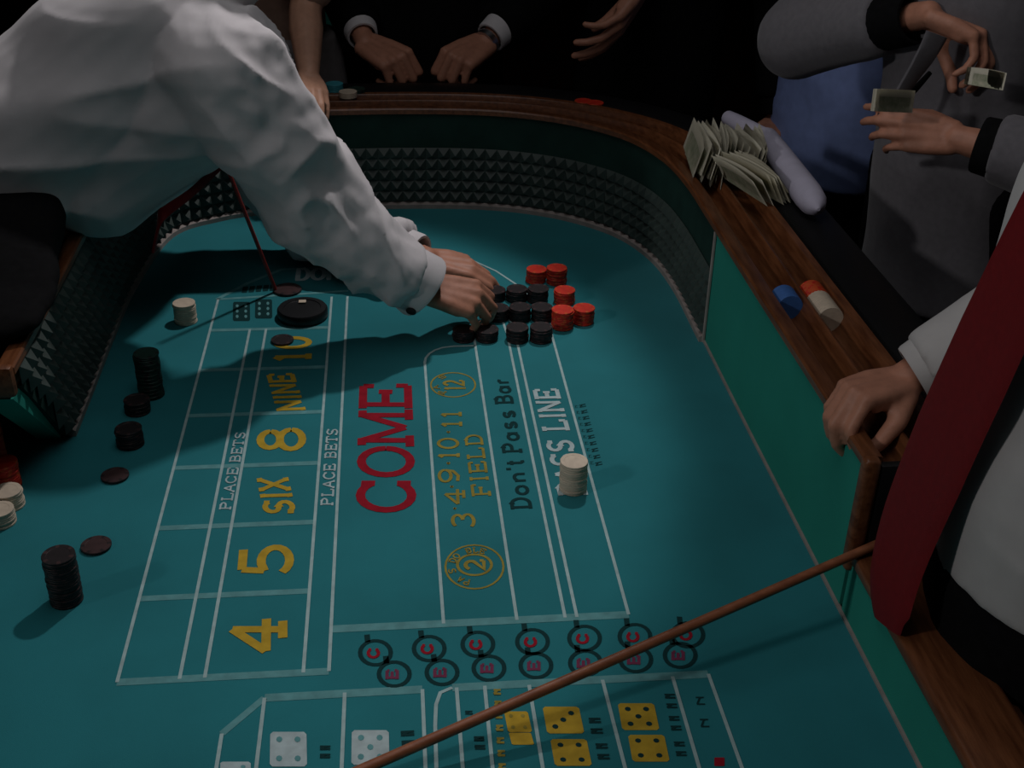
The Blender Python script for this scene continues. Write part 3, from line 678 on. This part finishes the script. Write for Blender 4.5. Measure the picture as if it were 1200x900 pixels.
def person(label, J, m_skin='skin', hands=(), cloth=(), hair='hair', voxel=.0045, facing=(0, -1, 0), group=None, legs=True, ratio=.45):
    """J: joints in world space. One continuous body; cloth layers are children."""
    root = empty('person', (J['pelvis'][0], J['pelvis'][1], 0), label, 'person', group)
    bm = bmesh.new()
    pel, ch, nk, hd = (V(J[k]) for k in ('pelvis', 'chest', 'neck', 'head'))
    rv = V(J['right']).normalized()
    def ringv(c, ax_, hw, hd_): b = V(ax_).cross(rv).normalized(); return (c, rv*hw, b*hd_)
    loft(bm, [ringv(pel, ch-pel, .12, .085), ringv(pel.lerp(ch, .5), ch-pel, .11, .075), ringv(ch, nk-pel, .13, .085), ringv(ch.lerp(nk, .6), nk-ch, .11, .06), ringv(nk, hd-nk, .055, .055)], 16)
    capsule(bm, [ch.lerp(nk, .7), nk, nk.lerp(hd, .6)], [.06, .054, .052], 12)
    T, ell = head_shapes(bm, hd, J.get('gaze', facing), (hd-nk), 1.0)
    for s in 'rl':
        sh, el, wr = (V(J[k+s]) for k in ('sh_', 'el_', 'wr_'))
        capsule(bm, [ch.lerp(nk, .5), sh, sh.lerp(el, .4), el, el.lerp(wr, .3), wr.lerp(el, .12), wr], [.05, .052, .047, .038, .040, .027, .0245], 12)
    if legs:
        for s, k in (('r', 1), ('l', -1)):
            hp = pel+rv*.09*k; kn = V(J.get('kn_'+s, (hp.x, hp.y, .5))); an = V(J.get('an_'+s, (kn.x, kn.y, .09)))
            capsule(bm, [hp, kn, kn.lerp(an, .3), an], [.078, .052, .050, .036], 12)
            J['hp_'+s], J['kn_'+s], J['an_'+s] = hp, kn, an
            fv = V(J.get('toe', facing)); capsule(bm, [an-V((0, 0, .05)), an+fv*.14-V((0, 0, .06))], [.033, .028], 10)
    for h in hands: hand_chains(bm, **h)
    me = remesh(bm, voxel, 2, ratio)
    body = link_mesh('body', me, MT[m_skin]); rel(body, root)
    # eyes, hair
    f = V(J.get('gaze', facing)).normalized()
    if hair:
        bmh = bmesh.new(); T2, ell2 = head_shapes(bmesh.new(), hd, f, hd-nk)
        u = (hd-nk); u = (u-f*u.dot(f)).normalized(); r = f.cross(u)
        def el3(p, ra, rb, rd):
            m = Matrix((r*ra, f*rb, u*rd)).transposed().to_4x4(); m.translation = p
            bmesh.ops.create_uvsphere(bmh, u_segments=16, v_segments=12, radius=1, matrix=m)
        el3(hd-f*.022+u*.045, .080, .090, .082); el3(hd-f*.045-u*.005, .077, .062, .075)
        me = remesh(bmh, .010, 2, None, lambda p: .003*noise.noise(p*60)); rel(link_mesh('hair', me, MT[hair]), root)
        for k in (-1, 1):
            bmh = bmesh.new(); c = hd+f*.060+r*.032*k+u*.010; sphere(bmh, c, .0125, 10); e = rel(obj('eye', bmh, MT['eye']), root)
            bmh = bmesh.new(); sphere(bmh, c+f*.0065, .0072, 8); rel(obj('iris', bmh, MT['iris']), root)
    for c in cloth: c(root, J)
    return root
def trunk_rings(J, prof_, rv=None):
    """prof_: list of (t along pelvis-chest-neck, half width, half depth)"""
    pel, ch, nk = V(J['pelvis']), V(J['chest']), V(J['neck']); out = []
    rv = (rv or V(J['right'])).normalized()
    def pt(t): return pel*(1-t)*(1-t)+(ch*2-(pel+nk)*.5)*2*t*(1-t)+nk*t*t
    for t, hw, hd in prof_:
        d = pt(t+.02)-pt(t-.02); b = d.cross(rv).normalized(); out.append((pt(t), rv*hw, b*hd))
    return out
def garment(name, m, prof_, sleeves='rl', cuff=.92, sr=(.078, .066, .058, .047), fold=None, voxel=.0085, label=None, sub=None, extra=None, power=2.3):
    def f(root, J):
        bm = bmesh.new()
        if prof_: loft(bm, trunk_rings(J, prof_), 28, True, power)
        for s in sleeves:
            sh, el, wr = (V(J[k+s]) for k in ('sh_', 'el_', 'wr_')); ch, nk = V(J['chest']), V(J['neck'])
            e = el.lerp(wr, cuff)
            r0, r1, r2, r3 = sr
            capsule(bm, [ch.lerp(nk, .45).lerp(sh, .4), sh, sh.lerp(el, .55), el, el.lerp(e, .5)], [r0*1.02, r0, r0*.5+r1*.5, r1, r2], 16)
            a, b = frame_of(e-el); loft(bm, [(el.lerp(e, .5), a*r2, b*r2), (e, a*r3, b*r3)], 16)
        if extra: extra(bm, J)
        me = remesh(bm, voxel, 3, None, fold); o = rel(link_mesh(name, me, MT[m]), root)
        if label: o['label'] = label
        return o
    return f
def trousers(m='suit', hw=.175, hd=.125, name='trousers', top=.08):
    def f(root, J):
        bm = bmesh.new(); loft(bm, trunk_rings(J, [(-.12, hw*.9, hd*.95), (0, hw, hd), (top, hw*.97, hd*.97)]), 24)
        for s in 'rl': capsule(bm, [V(J['hp_'+s]), V(J['kn_'+s]), V(J['an_'+s])-V((0, 0, .03))], [.098, .078, .066], 14)
        rel(link_mesh(name, remesh(bm, .014, 3, None, folds(.004, (9, 9, 5), 3)), MT[m]), root)
        for s in 'rl':
            bm = bmesh.new(); an = V(J['an_'+s]); fv = V(J.get('toe', (0, -1, 0))); sv = V((-fv.y, fv.x, 0))
            loft(bm, [(an-fv*.07+V((0, 0, -.05)), sv*.030, V((0, 0, .038))), (an+V((0, 0, -.045)), sv*.042, V((0, 0, .045))), (an+fv*.10+V((0, 0, -.062)), sv*.050, V((0, 0, .028))), (an+fv*.18+V((0, 0, -.070)), sv*.032, V((0, 0, .018)))], 16)
            rel(obj('shoe', bm, MT['shoe']), root)
    return f
def cuff(side, m='shirt', t0=.80, t1=.97, r0=.040, r1=.038, name='cuff', label=None):
    def f(root, J):
        el, wr = V(J['el_'+side]), V(J['wr_'+side]); p, q = el.lerp(wr, t0), el.lerp(wr, t1); a, b = frame_of(q-p)
        bm = bmesh.new(); loft(bm, [(p, a*r0, b*r0), (p.lerp(q, .9), a*r1, b*r1), (q, a*(r1-.002), b*(r1-.002)), (q, a*(r1-.007), b*(r1-.007)), (p.lerp(q, .5), a*(r0-.009), b*(r0-.009))], 24, True)
        o = rel(obj(name, bm, MT[m]), root)
        if label: o['label'] = label
    return f
def ribbon(name, m, pts, widths, thick=.004, label=None, side=None):
    """flat strip (a tie); pts in world space, side = width direction"""
    def f(root, J):
        P = catmull(pts, 5); n = len(P); bm = bmesh.new(); rings = []
        for i, p in enumerate(P):
            d = (P[min(i+1, n-1)]-P[max(i-1, 0)]).normalized()
            k = i/(n-1)*(len(widths)-1); j = min(int(k), len(widths)-2); w = widths[j]+(widths[j+1]-widths[j])*(k-j)
            a = V(side); a = (a-d*a.dot(d)).normalized(); b = a.cross(d)
            rings.append((p, a*w/2, b*thick))
        loft(bm, rings, 12, True, 3.0); o = rel(obj(name, bm, MT[m]), root)
        if label: o['label'] = label
    return f
FLAT = (8, 8, 8)
SHIRT = [(-.05, .165, .12), (.15, .165, .12), (.35, .17, .12), (.6, .19, .13), (.8, .195, .115), (.92, .13, .09), (1.0, .065, .065)]
JACKET = [(-.30, .20, .15), (0, .19, .14), (.3, .18, .13), (.6, .20, .14), (.8, .205, .125), (.92, .14, .10), (1.0, .07, .07)]

# 1 dealer in white, bent over the table from the left
Jd = dict(pelvis=(-.83, 2.01, .99), chest=(-.50, 2.08, 1.185), neck=(-.24, 2.15, 1.43), head=(-.12, 2.18, 1.57), right=(.12, -.97, .18),
          sh_r=ay(262, 85, 1.95), el_r=ay(384, 258, 1.99), wr_r=(.055, 2.010, .826), sh_l=ay(250, 80, 2.42), el_l=ay(362, 262, 2.37), wr_l=ay(500, 303, 2.22),
          gaze=(.6, .1, -.6), toe=(1, 0, 0), kn_r=(-.95, 1.92, .5), kn_l=(-.95, 2.10, .5), an_r=(-.98, 1.90, .09), an_l=(-.98, 2.12, .09))
hd = [dict(Wp=Jd['wr_r'], D=(.93, .05, -.30), N=(.25, -.45, .85), side=1, sc=1.1, curls=((35, 45, 25), (38, 45, 25), (42, 45, 25), (48, 45, 25)), thumb=[(.02, .022, -.012), (.05, .042, -.03), (.078, .042, -.052), (.098, .034, -.062)]),
      dict(Wp=Jd['wr_l'], D=(.95, -.06, -.22), N=(.15, -.25, .95), side=-1, curls=((18, 25, 15), (20, 28, 18), (26, 30, 20), (34, 35, 20)))]
def dfold(p):
    a = .017*(max(0, ridge(p, (1.6, 2.4, 9), 1))**1.5-.3)+.003*noise.noise(p*12)                     # long soft folds along the back and side
    t = max(0, min(1, (p.x+.32)/.14))
    q = V((p.x*.8+p.z*.6, p.y, p.z*.8-p.x*.6))                     # creases run slantwise across the sleeve
    b = .021*(max(0, ridge(q, (10, 6, 4.5), 4))**1.8-.25)+.013*(ridge(q, (17, 9, 9), 9)-.45)+.004*noise.noise(p*34)
    return a*(1-t)+b*t
def cufflink(root, J):
    el, wr = V(J['el_r']), V(J['wr_r']); d = (wr-el).normalized(); c = el.lerp(wr, .95)
    v = CAM-c; v = (v-d*v.dot(d)).normalized(); w = d.cross(v); w = w if w.z < 0 else -w
    bm = bmesh.new(); n = (v*.62+w*.78).normalized(); p = c+n*.0615; a, b = frame_of(n)
    loft(bm, [(p-n*.004, a*.006, b*.006), (p, a*.0095, b*.0095), (p+n*.003, a*.0095, b*.0095), (p+n*.005, a*.006, b*.006)], 14)
    rel(obj('cufflink', bm, MT['puck']), root)
def apron(root, J):
    bm = bmesh.new(); rows = []
    for y, x1, zt in ((1.555, -.54, .985), (1.58, -.505, 1.0), (1.66, -.500, 1.01), (1.72, -.507, 1.03), (1.80, -.522, 1.06), (1.90, -.535, 1.08), (1.98, -.548, 1.09), (2.08, -.57, 1.09), (2.18, -.61, 1.06)):
        rows.append((V(((x1-.86)/2, y, (zt+.966)/2)), V(((x1+.86)/2, 0, 0)), V((0, 0, (zt-.966)/2))))
    loft(bm, rows, 20, True, 3.5)
    o = rel(link_mesh('apron', remesh(bm, .009, 3, None, folds(.003, (6, 6, 9), 21)), MT['suit']), root); o['label'] = 'black apron pressed over the rail'
person('person in a white shirt bending over the felt with both hands on the chips', Jd, 'skin', hd, [
    garment('shirt', 'shirt', [(.14, .165, .130), (.25, .175, .150), (.42, .175, .155), (.6, .18, .140), (.75, .18, .11), (.88, .13, .09), (1.0, .07, .065)], 'rl', .80, (.094, .080, .068, .054), dfold, .0062, extra=lambda bm, J: capsule(bm, [ay(60, 150, 2.06), ay(108, 184, 2.05), ay(190, 133, 2.05), ay(258, 88, 2.0)], [.125, .132, .128, .112], 18)),
    trousers('suit', .18, .135, top=.17), apron, cuff('r', 'shirt', .74, 1.0, .056, .063), cuff('l', 'shirt', .76, .95, .050, .046), cufflink,
    ribbon('necktie', 'tie', [ay(272, 182, 2.02), ay(252, 200, 2.00), ay(224, 226, 1.98), ay(197, 246, 1.97), ay(188, 256, 1.97), ay(180, 294, 1.97)], [.012, .014, .015, .018, .024, .022], .003, 'red necktie hanging under the chest', (.3, .2, 1)),
], facing=(1, 0, 0))

# 2 stick man on the right: white shirt, wide red tie
Js = dict(pelvis=(.775, 1.04, .90), chest=(.765, 1.03, 1.24), neck=(.765, 1.03, 1.50), head=(.72, 1.03, 1.66), right=(.05, 1, 0),
          sh_r=(.850, 1.195, 1.395), el_r=(.850, 1.320, 1.120), wr_r=(.676, 1.328, .997), sh_l=(.790, .845, 1.42), el_l=(.95, .70, 1.15), wr_l=(.97, .85, .95),
          gaze=(-1, .1, -.4), toe=(-1, 0, 0), kn_r=(.80, 1.15, .5), kn_l=(.80, .93, .5), an_r=(.80, 1.16, .09), an_l=(.80, .92, .09))
hs = [dict(Wp=Js['wr_r'], D=(-.92, -.30, -.06), N=(-.15, .05, 1), side=1, curls=((55, 50, 25), (50, 50, 25), (50, 50, 25), (50, 50, 25)), thumb=[(.02, .024, -.012), (.050, .046, -.030), (.078, .048, -.052), (.098, .040, -.070)]),
      dict(Wp=Js['wr_l'], D=(-.5, .6, -.5), N=(.6, 0, 1), side=-1, curls=((40, 40, 30),)*4)]
person('person in a white shirt and wide red tie with one hand on the rail end', Js, 'skin', hs, [
    garment('shirt', 'shirt2', [(.02, .185, .155), (.2, .19, .160), (.45, .185, .145), (.7, .18, .130), (.85, .15, .105), (.94, .12, .08), (1.0, .07, .065)], 'rl', .86, (.080, .074, .062, .050), folds(.006, (3, 3, 6), 2), .0085),
    trousers('suit', .19, .155, top=.06), cuff('r', 'shirt2', .76, .95, .046, .042), cuff('l', 'shirt2', .76, .95, .046, .042),
    ribbon('necktie', 'tie', [V((.705, 1.03, 1.475)), V((.635, 1.0, 1.42)), ax(1238, 235, .605), ax(1152, 415, .592), ax(1100, 530, .586), ax(1059, 630, .582), ax(1042, 695, .578), ax(1040, 733, .578)], [.045, .075, .10, .118, .124, .122, .115, .075], .004, 'wide red necktie hanging over the belly', (0, 1, 0.2)),
], facing=(-1, 0, 0))

# 3 player in grey jacket counting notes
Jg = dict(pelvis=(1.13, 2.20, .95), chest=(1.10, 2.19, 1.27), neck=(1.09, 2.17, 1.50), head=(1.07, 2.12, 1.66), right=(-.5, .86, 0),
          sh_r=(1.03, 2.36, 1.42), el_r=(.845, 2.44, 1.175), wr_r=(.965, 2.10, 1.300), sh_l=(1.24, 2.00, 1.42), el_l=(1.20, 1.83, 1.09), wr_l=(1.005, 1.98, 1.110),
          gaze=(-.8, -.4, -.5), toe=(-.87, -.5, 0))
hg = [dict(Wp=Jg['wr_r'], D=(.72, -.45, -.25), N=(.35, .0, .9), side=1, sc=1.1, curls=((50, 35, 20), (52, 38, 22), (55, 40, 25), (58, 42, 28)), thumb=[(.02, .022, -.015), (.050, .030, -.045), (.075, .024, -.070), (.09, .016, -.09)]),
      dict(Wp=Jg['wr_l'], D=(-.86, .42, .04), N=(.1, -.8, .35), side=-1, curls=((12, 22, 15), (18, 30, 20), (24, 35, 25), (30, 40, 30)), thumb=[(.018, .022, -.012), (.052, .036, -.020), (.084, .036, -.024), (.108, .030, -.026)])]
def lapel(root, J):
    for pl, m in (([ay(1098, 40, 2.03), ay(1082, 70, 2.03), ay(1045, 125, 2.04)], 'grey'), ([ay(1090, 85, 2.06), ay(1072, 105, 2.05), ay(1055, 122, 2.05)], 'suit')):
        ribbon('lapel', m, pl, [.05, .045, .02] if m == 'grey' else [.008, .012, .006], .004, 'grey lapel' if m == 'grey' else 'dark edge of the lapel', (1, .2, .3))(root, J)
person('person in a grey jacket holding folded banknotes at the right of the rail', Jg, 'skin', hg, [
    garment('jacket', 'grey', [(t, w*.88, d) for t, w, d in JACKET], 'rl', .72, (.090, .082, .072, .060), folds(.006, (4, 4, 5), 5)), trousers('suit'),
    cuff('r', 'suit', .55, .93, .055, .050, 'shirt_cuff', 'black shirt cuff'), cuff('l', 'suit', .70, .84, .052, .050, 'shirt_cuff', 'black shirt cuff'), lapel], facing=(-.8, -.5, 0))
def held(px, Y, w, h, n, lab, group, rx, rz, ry=0):
    for k in range(n):
        c = ay(*px, Y)
        M = Matrix.Translation(c+V((.0026*k, -.0022*k, .0004*k))) @ Matrix.Rotation(math.radians(rz), 4, 'Z') @ Matrix.Rotation(math.radians(rx), 4, 'Y') @ Matrix.Rotation(math.radians(ry), 4, 'X') @ Matrix.Diagonal((1, w/.156, h/.066, 1)) @ Matrix.Translation((0, 0, -.033))
        bill(M, lab, group if n > 1 else None)
held((1044, 118), 1.97, .065, .038, 3, 'folded greenish banknote pinched in the lower hand of the person in grey', 'folded banknotes in the lower hand', 10, 80)
held((1152, 92), 1.96, .06, .03, 3, 'folded banknote held in the upper hand of the person in grey', 'folded banknotes in the upper hand', 0, 50)

# 4 player in dark suit, both fists on the far rail
Jk = dict(pelvis=(.12, 3.22, .95), chest=(.12, 3.19, 1.26), neck=(.10, 3.10, 1.49), head=(.10, 3.03, 1.64), right=(-1, 0, 0),
          sh_r=(-.07, 3.18, 1.41), el_r=(-.115, 3.26, 1.13), wr_r=(-.055, 3.010, 1.028), sh_l=(.30, 3.14, 1.41), el_l=(.42, 3.18, 1.14), wr_l=(.245, 3.015, 1.028), gaze=(0, -1, -.4), toe=(0, -1, 0))
fist = ((55, 75, 45), (57, 76, 45), (60, 76, 45), (64, 76, 45))
hk = [dict(Wp=Jk['wr_r'], D=(.68, -.66, -.22), N=(.05, -.45, .88), side=1, sc=1.25, curls=fist, thumb=[(.02, .022, -.012), (.05, .036, -.03), (.074, .026, -.046), (.09, .008, -.05)]),
      dict(Wp=Jk['wr_l'], D=(-.68, -.66, -.22), N=(-.05, -.45, .88), side=-1, sc=1.25, curls=fist, thumb=[(.02, .022, -.012), (.05, .036, -.03), (.074, .026, -.046), (.09, .008, -.05)])]
def watch(root, J):
    el, wr = V(J['el_l']), V(J['wr_l']); c = wr.lerp(el, .02); a, b = frame_of(wr-el); d = (wr-el).normalized(); bm = bmesh.new()
    loft(bm, [(c-d*.008, a*.031, b*.031), (c+d*.008, a*.031, b*.031)], 20); rel(obj('wristwatch', bm, MT['metal']), root)
person('person in a dark suit resting both fists on the far rail', Jk, 'skin', hk, [
    garment('jacket', 'suit', JACKET, 'rl', .80, (.088, .078, .066, .056), folds(.006, (4, 4, 5), 7)), trousers('suit'), cuff('r', 'shirt', .70, .90, .046, .040), cuff('l', 'shirt', .70, .93, .046, .041), watch], facing=(0, -1, 0))

# 5 woman at the far left corner of the rail
Jw = dict(pelvis=(-.32, 3.13, .93), chest=(-.32, 3.06, 1.22), neck=(-.31, 2.98, 1.43), head=(-.30, 2.92, 1.58), right=(-1, -.1, 0),
          sh_r=(-.46, 3.02, 1.36), el_r=(-.52, 2.98, 1.10), wr_r=(-.38, 2.84, 1.01), sh_l=(-.13, 3.00, 1.36), el_l=(-.190, 2.90, 1.13), wr_l=(-.180, 2.735, 1.022), gaze=(0, -1, -.4), toe=(0, -1, 0))
hw_ = [dict(Wp=Jw['wr_l'], D=(.20, -.90, -.22), N=(.25, -.1, .9), side=-1, curls=((14, 22, 12), (16, 24, 14), (18, 26, 16), (22, 28, 18)), sc=.88), dict(Wp=Jw['wr_r'], D=(.3, -.9, -.1), N=(0, 0, 1), side=1, sc=.88)]
def wring(root, J):
    bm = bmesh.new(); sphere(bm, ay(366, 117, 2.63), .006, 8); rel(obj('finger_ring', bm, MT['metal']), root)
def skirt(root, J):
    bm = bmesh.new(); loft(bm, [(V((-.28, 3.14, .35)), V((.21, 0, 0)), V((0, .17, 0))), (V((-.28, 3.13, .75)), V((.19, 0, 0)), V((0, .16, 0))), (V((-.28, 3.10, 1.04)), V((.155, 0, 0)), V((0, .13, 0)))], 28)
    rel(link_mesh('skirt', remesh(bm, .012, 2, None, folds(.006, (12, 12, 2), 9)), MT['greyskirt']), root)
person('person in a tan top with a bare forearm resting on the far rail corner', Jw, 'skinpale', hw_, [
    garment('top', 'tan', [(.15, .155, .115), (.35, .15, .115), (.6, .165, .135), (.8, .165, .11), (.92, .11, .08), (1.0, .06, .06)], 'rl', -0.9, (.066, .060, .05, .05), folds(.004, (5, 5, 8), 8)) if False else
    garment('top', 'tan', [(.15, .170, .125), (.35, .165, .13), (.6, .175, .15), (.8, .165, .11), (.92, .11, .08), (1.0, .06, .06)], '', fold=folds(.004, (5, 5, 8), 8), extra=lambda bm, J: [capsule(bm, [J['sh_'+s], V(J['sh_'+s]).lerp(V(J['el_'+s]), .75)], [.066, .062], 14) for s in 'rl']),
    skirt, wring], facing=(0, -1, 0))

# 6 player in black reaching out, beyond the far right corner
Jb = dict(pelvis=(.70, 3.18, .95), chest=(.72, 3.15, 1.26), neck=(.72, 3.09, 1.49), head=(.71, 3.02, 1.64), right=(-1, .15, 0),
          sh_r=(.52, 3.14, 1.40), el_r=(.53, 3.08, 1.33), wr_r=(.615, 2.90, 1.185), sh_l=(.93, 3.08, 1.41), el_l=(1.01, 3.04, 1.12), wr_l=(1.00, 2.95, .84), gaze=(-.2, -1, -.4), toe=(0, -1, 0))
hb = [dict(Wp=Jb['wr_r'], D=(-.55, -.30, -.68), N=(.6, -.3, -.3), side=1, sc=1.25, curls=((10, 18, 12), (14, 20, 12), (18, 22, 14), (22, 26, 16)), spread=1.8),
      dict(Wp=Jb['wr_l'], D=(-.5, -.8, -.1), N=(0, 0, 1), side=-1)]
person('person in a black suit gesturing with an open hand beyond the far corner', Jb, 'skin', hb, [
    garment('jacket', 'suit', JACKET, 'rl', .80, (.088, .078, .066, .056), folds(.006, (4, 4, 5), 11)), trousers('suit'), cuff('r', 'shirt', .72, .90, .044, .040), cuff('l', 'suit', .7, .95, .05, .045)], facing=(0, -1, 0))

# 7 onlooker in blue, seen between the black suit and the grey jacket
Jo = dict(pelvis=(1.14, 2.86, .93), chest=(1.13, 2.84, 1.22), neck=(1.11, 2.82, 1.46), head=(1.08, 2.79, 1.62), right=(-.5, .86, 0),
          sh_r=(1.05, 3.00, 1.38), el_r=(1.10, 3.06, 1.12), wr_r=(1.16, 2.99, .90), sh_l=(1.22, 2.67, 1.38), el_l=(1.26, 2.66, 1.12), wr_l=(1.20, 2.74, .90), gaze=(-.8, -.5, -.4), toe=(-.87, -.5, 0))
ho = [dict(Wp=Jo['wr_l'], D=(-.3, .1, -.9), N=(.5, -.8, .0), side=-1), dict(Wp=Jo['wr_r'], D=(.1, -.2, -.95), N=(-.8, .4, .0), side=1)]
person('person in a blue shirt half hidden behind the grey jacket', Jo, 'skin', ho, [
    garment('shirt', 'blue', JACKET, 'rl', .85, (.078, .068, .058, .048), folds(.005, (5, 5, 6), 13)), trousers('suit')], facing=(-.8, -.5, 0))
# 8 onlooker in brown at the far right
Jn = dict(pelvis=(1.52, 2.80, .95), chest=(1.52, 2.78, 1.26), neck=(1.51, 2.76, 1.50), head=(1.48, 2.73, 1.66), right=(-.5, .86, 0),
          sh_r=(1.42, 2.94, 1.42), el_r=(1.44, 2.99, 1.13), wr_r=(1.34, 2.84, 1.00), sh_l=(1.61, 2.60, 1.42), el_l=(1.63, 2.55, 1.13), wr_l=(1.46, 2.53, 1.00), gaze=(-.8, -.5, -.3), toe=(-.87, -.5, 0))
hn = [dict(Wp=Jn['wr_l'], D=(-.8, .3, 0), N=(0, -.6, .7), side=-1), dict(Wp=Jn['wr_r'], D=(-.3, -.8, 0), N=(0, 0, 1), side=1)]
person('person in a brown jacket standing at the far right of the crowd', Jn, 'skin', hn, [
    garment('jacket', 'brown', JACKET, 'rl', .85, (.088, .078, .066, .056), folds(.005, (5, 5, 6), 15)), trousers('brown')], facing=(-.8, -.5, 0))

# ---------------------------------------------------------------- another gaming table far behind
bt = empty('gaming_table', (-.45, 5.0, 0), 'second gaming table with a teal top far behind the players', 'table')
bm = bmesh.new(); loft(bm, [(V((0, 0, z)), V((r*1.2, 0, 0)), V((0, r, 0))) for z, r in ((.70, .55), (.72, .58), (.745, .58), (.75, .56))], 32); obj('table_top', bm, MT['wallfelt'], bt)
bm = bmesh.new(); loft(bm, [(V((0, 0, z)), V((r, 0, 0)), V((0, r, 0))) for z, r in ((0, .30), (.03, .30), (.06, .10), (.6, .08), (.70, .2))], 24); obj('pedestal', bm, MT['woodd'], bt)
